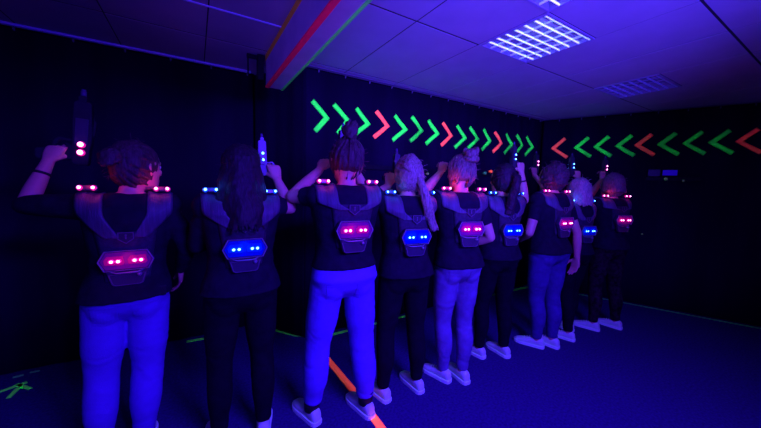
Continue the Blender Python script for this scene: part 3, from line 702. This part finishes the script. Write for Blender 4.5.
# ------------------------------------------------------------------ phasers
def gun_from(person_root, X, Y, yaw, wr, hs, label, team, g=None, k=1., m='gun', scale=1., led_w=(-.028, .014)):
    """the phaser whose grip lies in the hand; grip axis = thumb side, barrel up"""
    d, n, t = V(hs['d']).normalized(), V(hs['n']).normalized(), V(hs['t']).normalized()
    gc = V(wr)+d*.068+n*.030
    B = d*.25+V((0, 0, 1)); B.normalize(); G = -(t-B*t.dot(B)).normalized(); S = B.cross(G).normalized()   # barrel, grip direction (away from the body), side
    if S.y > 0: Sx = -S
    else: Sx = S
    org = gc-G*.062*scale+B*.085*scale
    Rz = Matrix.Rotation(yaw, 3, 'Z'); W = lambda p: Rz@(p)
    root = empty('phaser', V((X, Y, 0))+Rz@org); tag(root, label, 'toy phaser gun', 'raised laser tag phasers')
    G, B, Sx = W(G), W(B), W(Sx); s = scale
    def pr(nm, pts, th, m, off=0, parent=root, bev=.003):
        bm = bmesh.new(); prism(bm, [(u*s, w*s) for u, w in pts], Sx*th*s, -Sx*th*s/2+Sx*off*s, G, B)
        if bev: bmesh.ops.bevel(bm, geom=list(bm.edges), offset=bev*s, segments=2, affect='EDGES')
        return obj(nm, bm, m, parent)
    mm = M[m]
    pr('receiver', [(-.022, -.128), (.018, -.128), (.022, -.11), (.023, .02), (.023, .088), (.018, .096), (-.020, .096), (-.024, .088), (-.024, .03), (-.028, .01), (-.028, -.05), (-.024, -.07)], .044, mm)
    pr('grip', [(.018, -.108), (.075, -.125), (.112, -.118), (.114, -.085), (.075, -.080), (.020, -.060)], .028, M['black'])
    pr('trigger_guard', [(.022, -.048), (.058, -.046), (.066, -.060), (.070, -.082), (.076, -.080), (.073, -.052), (.062, -.038), (.022, -.040)], .010, mm, bev=.0015)
    pr('trigger', [(.026, -.062), (.042, -.055), (.044, -.060), (.030, -.072)], .008, M['black'], bev=.001)
    pr('sight', [(-.034, -.01), (-.028, -.03), (-.028, .04), (-.036, .03)], .012, M['black'], bev=.001)
    pr('barrel_shroud', [(-.008, .095), (.014, .095), (.014, .118), (-.008, .118)], .024, mm)
    bm = bmesh.new(); o2 = G*.003*s; tube(bm, [B*.115*s+o2, B*.136*s+o2], [.0085*s, .0085*s], 14, dome=False); tube(bm, [B*.134*s+o2, B*.142*s+o2], [.0065*s, .0065*s], 14, dome=False); obj('muzzle', bm, M['gun_bluelit'], root, True)
    for side in (1, -1):
        pr('side_plate', [(-.018, -.055), (.016, -.055), (.016, .035), (-.018, .035)], .004, M['case'], off=side*.023, bev=.001)
        for w in led_w:
            c = Sx*side*.026*s+B*w*s+G*-.002*s
            bm = bmesh.new(); tube(bm, [c-Sx*side*.003*s, c+Sx*side*.002*s], [.0125*s, .0105*s], 12); obj('led_lens', bm, HALO[team], root, True)
            bm = bmesh.new(); ball(bm, c+Sx*side*.006*s, (.0085*s,)*3, 10); obj('led', bm, LED[team], root, True)
    return root

def place(label, X, Y, yaw, h, feet, arms, gun=None, gun2=None, **kw):
    r = person(label, X, Y, yaw, h, feet, arms, **kw)
    for q in (gun, gun2):
        if q: s = q['side']; gun_from(r, X, Y, yaw, arms[s][1], arms[s][2], q['label'], q.get('team', kw.get('team', 'red')), m=q.get('m', 'gun'), scale=q.get('scale', .9), led_w=q.get('led_w', (-.028, .014)))
    return r
UP = dict(d=(0, .12, 1), n=(0, 1, 0), curl=(1.15, 1.35, .8))
def HL(**q): a = dict(UP); a['t'] = (1, 0, 0); a.update(q); return a      # left hand raised, thumb to the right
def HRt(**q): a = dict(UP); a['t'] = (-1, 0, 0); a.update(q); return a     # right hand raised, thumb to the left
DN = dict(d=(0, .15, -1), n=(0, .2, 0), t=(0, 1, 0), curl=(.25, .35, .3))
def HD(s, **q): a = dict(d=(0, .12, -1), n=(-s, 0, 0), t=(0, 1, 0), curl=(.25, .4, .35)); a.update(q); return a
FW = dict(d=(0, 1, .1))

def band(p, d, r, m, nm, root, lab=None):
    bm = bmesh.new(); d = V(d).normalized(); tube(bm, [V(p)-d*.006, V(p)+d*.006], [r, r], 18, dome=False); o = obj(nm, bm, m, root, True)
    return o

# 1 leftmost
def ex1(root, k, arms, SH):
    el, wr = V(arms[-1][0]), V(arms[-1][1]); band(el.lerp(wr, .72), wr-el, .034, M['band'], 'bracelet', root)
    bm = bmesh.new(); box(bm, (.118, -.115, .915), (.034, .012, .05), None, .003); obj('belt_clip', bm, M['black'], root)
place('person leftmost, dark hair, white jeans, black long-sleeved top, raised left arm, red vest lights',
 -.28, 2.0, radians(2), 1.65, ((-.175, 0, .15), (.005, -.01, -.05)),
 {-1: ((-.405, .12, 1.345), (-.335, .18, 1.555), HL(d=(.4, .1, .9))), 1: ((.235, -.01, 1.11), (.200, .12, .955), HD(1, d=(-.05, .4, -1)))},
 gun=dict(side=-1, label='dark phaser with two red lights, held up by the leftmost person', scale=1.45, led_w=(-.085, -.057), m='black'),
 hair='lowbun', shade='brown', trousers='whitejean', headyaw=-radians(48), sleeve={-1: 'elbow', 1: 'long'}, team='red', seed=1, extra=ex1, unit_z=-.045, head_x=.035)
# 2
place('person second from left, long dark hair, all in black, blue vest lights, right arm raised',
 .215, 1.82, radians(0), 1.66, ((-.13, 0, .2), (.10, -.03, -.2)),
 {-1: ((-.215, .10, 1.13), (-.06, .30, 1.20), HL(d=(.6, .8, .2), n=(.6, -.5, 0), t=(0, 0, 1))), 1: ((.27, .02, 1.335), (.205, .07, 1.50), HRt(d=(-.25, .1, 1)))},
 gun=dict(side=1, label='slim blue-lit phaser pointing straight up beside the long-haired person in black', m='gun_bluelit'),
 hair='long', shade='dark', trousers='legging', team='blue', sleeve={-1: 'long', 1: 'short'}, seed=2, width=1.05)
# 3
place('tall person with dark topknot, pale jeans and red vest lights, standing over the orange tape',
 .775, 1.68, radians(-4), 1.735, ((-.185, .05, .35), (.145, -.04, .25)),
 {-1: ((-.295, .10, 1.405), (-.11, .19, 1.57), HL(d=(.6, .3, .8))), 1: ((.25, .20, 1.38), (.16, .27, 1.60), HRt(d=(-.1, .1, 1)))},
 gun=dict(side=1, label='phaser tip showing above topknot of the tall person in pale jeans', scale=1.05),
 hair='topknot', shade='brown', trousers='palejean', sleeve={-1: 'short', 1: 'short'}, team='red', seed=3, sock=True, width=1.07, unit_z=.035, hem_z=.95)
# 4
place('person with long blonde ponytail, black clothes and blue vest lights',
 1.205, 1.65, radians(-8), 1.665, ((-.12, .03, .3), (.15, .03, .15)),
 {-1: ((-.235, .08, 1.385), (-.055, .18, 1.485), HL(d=(.2, .1, 1))), 1: ((.20, .20, 1.22), (.05, .30, 1.38), HRt(d=(-.5, .1, .8)))},
 gun=dict(side=-1, label='phaser whose thin tip rises left of the blonde ponytail head'),
 hair='ponytail', shade='blonde', trousers='legging', team='blue', seed=4, unit_z=.02, glow=2.2)
# 5
place('person with messy light bun, washed blue jeans, black T-shirt and red vest lights',
 1.66, 1.62, radians(-12), 1.70, ((-.055, .02, .45), (.085, -.03, .1)),
 {-1: ((-.25, .10, 1.44), (-.03, .24, 1.60), HL(d=(.4, .2, .9))), 1: ((.270, -.03, 1.115), (.20, .17, 1.02), HD(1, d=(-.2, 1, -.3), t=(0, .2, 1)))},
 hair='bun', shade='sandy', trousers='bluejean', team='red', seed=5, width=.98, unit_z=.03, glow=3.2)
# 6
def ex6(root, k, arms, SH):
    el, wr = V(arms[1][0]), V(arms[1][1]); band(el.lerp(wr, .70), wr-el, .034, M['band'], 'bracelet', root)
place('person with curly dark ponytail, black clothes, blue vest lights and bare raised right forearm',
 2.215, 1.68, radians(-10), 1.67, ((-.105, .05, .3), (.12, -.01, .1)),
 {-1: ((-.20, .18, 1.20), (-.03, .32, 1.28), HL(d=(.6, .8, .2), n=(.6, -.5, 0), t=(0, 0, 1))), 1: ((.305, .05, 1.39), (.255, .06, 1.63), HRt(d=(-.1, .1, 1)))},
 gun=dict(side=1, label='blue-lit phaser over the curly ponytail person, left of a bare forearm'),
 hair='hightail', shade='dark', trousers='legging', team='blue', seed=6, extra=ex6)
# 7
place('person with short curly dark hair, mid-blue jeans, black T-shirt, red vest lights',
 2.80, 1.60, radians(-4), 1.71, ((-.055, -.01, .5), (.085, -.07, .2)),
 {-1: ((-.30, -.03, 1.11), (-.12, .16, 1.02), HD(-1, d=(.5, .8, -.2), t=(0, 0, 1))), 1: ((.27, -.11, 1.09), (.265, -.13, .86), HD(1))},
 hair='curly', shade='brown', trousers='darkjean', team='red', seed=7, unit_z=.02, width=1.18, shoe_dark=None)
# 8
place('shorter person with blonde bob, black clothes, blue lights, left arm raised behind curly head',
 3.27, 1.60, radians(-12), 1.60, ((-.09, -.10, .5), (.10, .06, .2)),
 {-1: ((-.09, .22, 1.44), (-.14, .42, 1.64), HL(d=(-.1, .1, 1), t=(1, 0, 0))), 1: ((.25, .14, 1.38), (.19, .16, 1.61), HRt(d=(-.1, .1, 1)))},
 gun=dict(side=1, label='blue-lit phaser raised above the blonde bob'),
 gun2=dict(side=-1, label='red-lit phaser raised above the curly short-haired head', team='red'),
 hair='bob', shade='pale', trousers='legging', team='blue', seed=8)
# 9
place('person rightmost, short sandy hair, black top, patterned leggings, red vest lights',
 3.74, 1.50, radians(-18), 1.66, ((-.10, -.02, .6), (.19, -.03, .4)),
 {-1: ((-.04, .24, 1.40), (.16, .26, 1.62), HL(d=(.1, .1, 1))), 1: ((.24, .08, 1.12), (.14, .28, 1.10), HD(1, d=(-.3, 1, 0), t=(0, 0, 1)))},
 gun=dict(side=-1, label='red-lit phaser raised above the rightmost person'),
 hair='short', shade='sandy', trousers='pattern', team='red', seed=9, unit_z=.06)

# ------------------------------------------------------------------ light: ultraviolet floods behind and beside the camera, and added uplight spots
def area(name, loc, target, size, energy, c, spread=pi):
    L = bpy.data.lights.new(name, 'AREA'); L.shape = 'RECTANGLE'; L.size, L.size_y = size; L.energy = energy; L.color = c; L.spread = spread
    o = bpy.data.objects.new(name, L); col.objects.link(o); o.location = loc
    o.rotation_euler = (V(target)-V(loc)).to_track_quat('-Z', 'Y').to_euler(); return o
UV = (.075, .022, 1)
area('blacklight_flood', (1.0, -1.0, 2.35), (1.25, 2.0, .3), (1.2, .3), 125, (.055, .012, 1), radians(112))
area('blacklight_flood', (-1.3, -.6, 1.5), (.2, 2.2, 1.6), (.8, .3), 8, (.06, .014, 1))
def spot(loc, target, e, ang, c, blend=1.):
    L = bpy.data.lights.new('added_uplight', 'SPOT'); L.energy = e; L.spot_size = radians(ang); L.spot_blend = blend; L.color = c; L.shadow_soft_size = .15
    o = bpy.data.objects.new('added_uplight', L); col.objects.link(o); o.location = loc; o.rotation_euler = (V(target)-V(loc)).to_track_quat('-Z', 'Y').to_euler()
spot((.7, -.9, 1.0), (2.2, 1.75, 2.53), 640, 66, (.065, .028, 1))  # added out of view to brighten the ceiling
spot((-.9, -.3, .9), (.525, 1.9, 2.45), 90, 44, (.07, .028, 1))  # added out of view to brighten the beam's left face
w = bpy.data.worlds.new('world'); bpy.context.scene.world = w; w.use_nodes = True
w.node_tree.nodes['Background'].inputs['Color'].default_value = (.05, .01, 1, 1); w.node_tree.nodes['Background'].inputs['Strength'].default_value = .10

# ------------------------------------------------------------------ camera
cam = bpy.data.cameras.new('camera'); cam.lens = 14.46; cam.sensor_width = 36; cam.clip_start = .02
co = bpy.data.objects.new('camera', cam); col.objects.link(co)
co.matrix_world = Matrix.Translation((0, 0, 1.489)) @ (Matrix.Rotation(radians(-31.281), 4, 'Z') @ Matrix.Rotation(pi/2+radians(-5.457), 4, 'X') @ Matrix.Rotation(radians(1.666), 4, 'Z'))
sc = bpy.context.scene; sc.camera = co
sc.view_settings.view_transform = 'Standard'; sc.view_settings.look = 'None'; sc.view_settings.exposure = 0; sc.view_settings.gamma = 1
sc.cycles.max_bounces = 6; sc.cycles.diffuse_bounces = 3; sc.cycles.use_denoising = True; sc.cycles.sample_clamp_indirect = 3
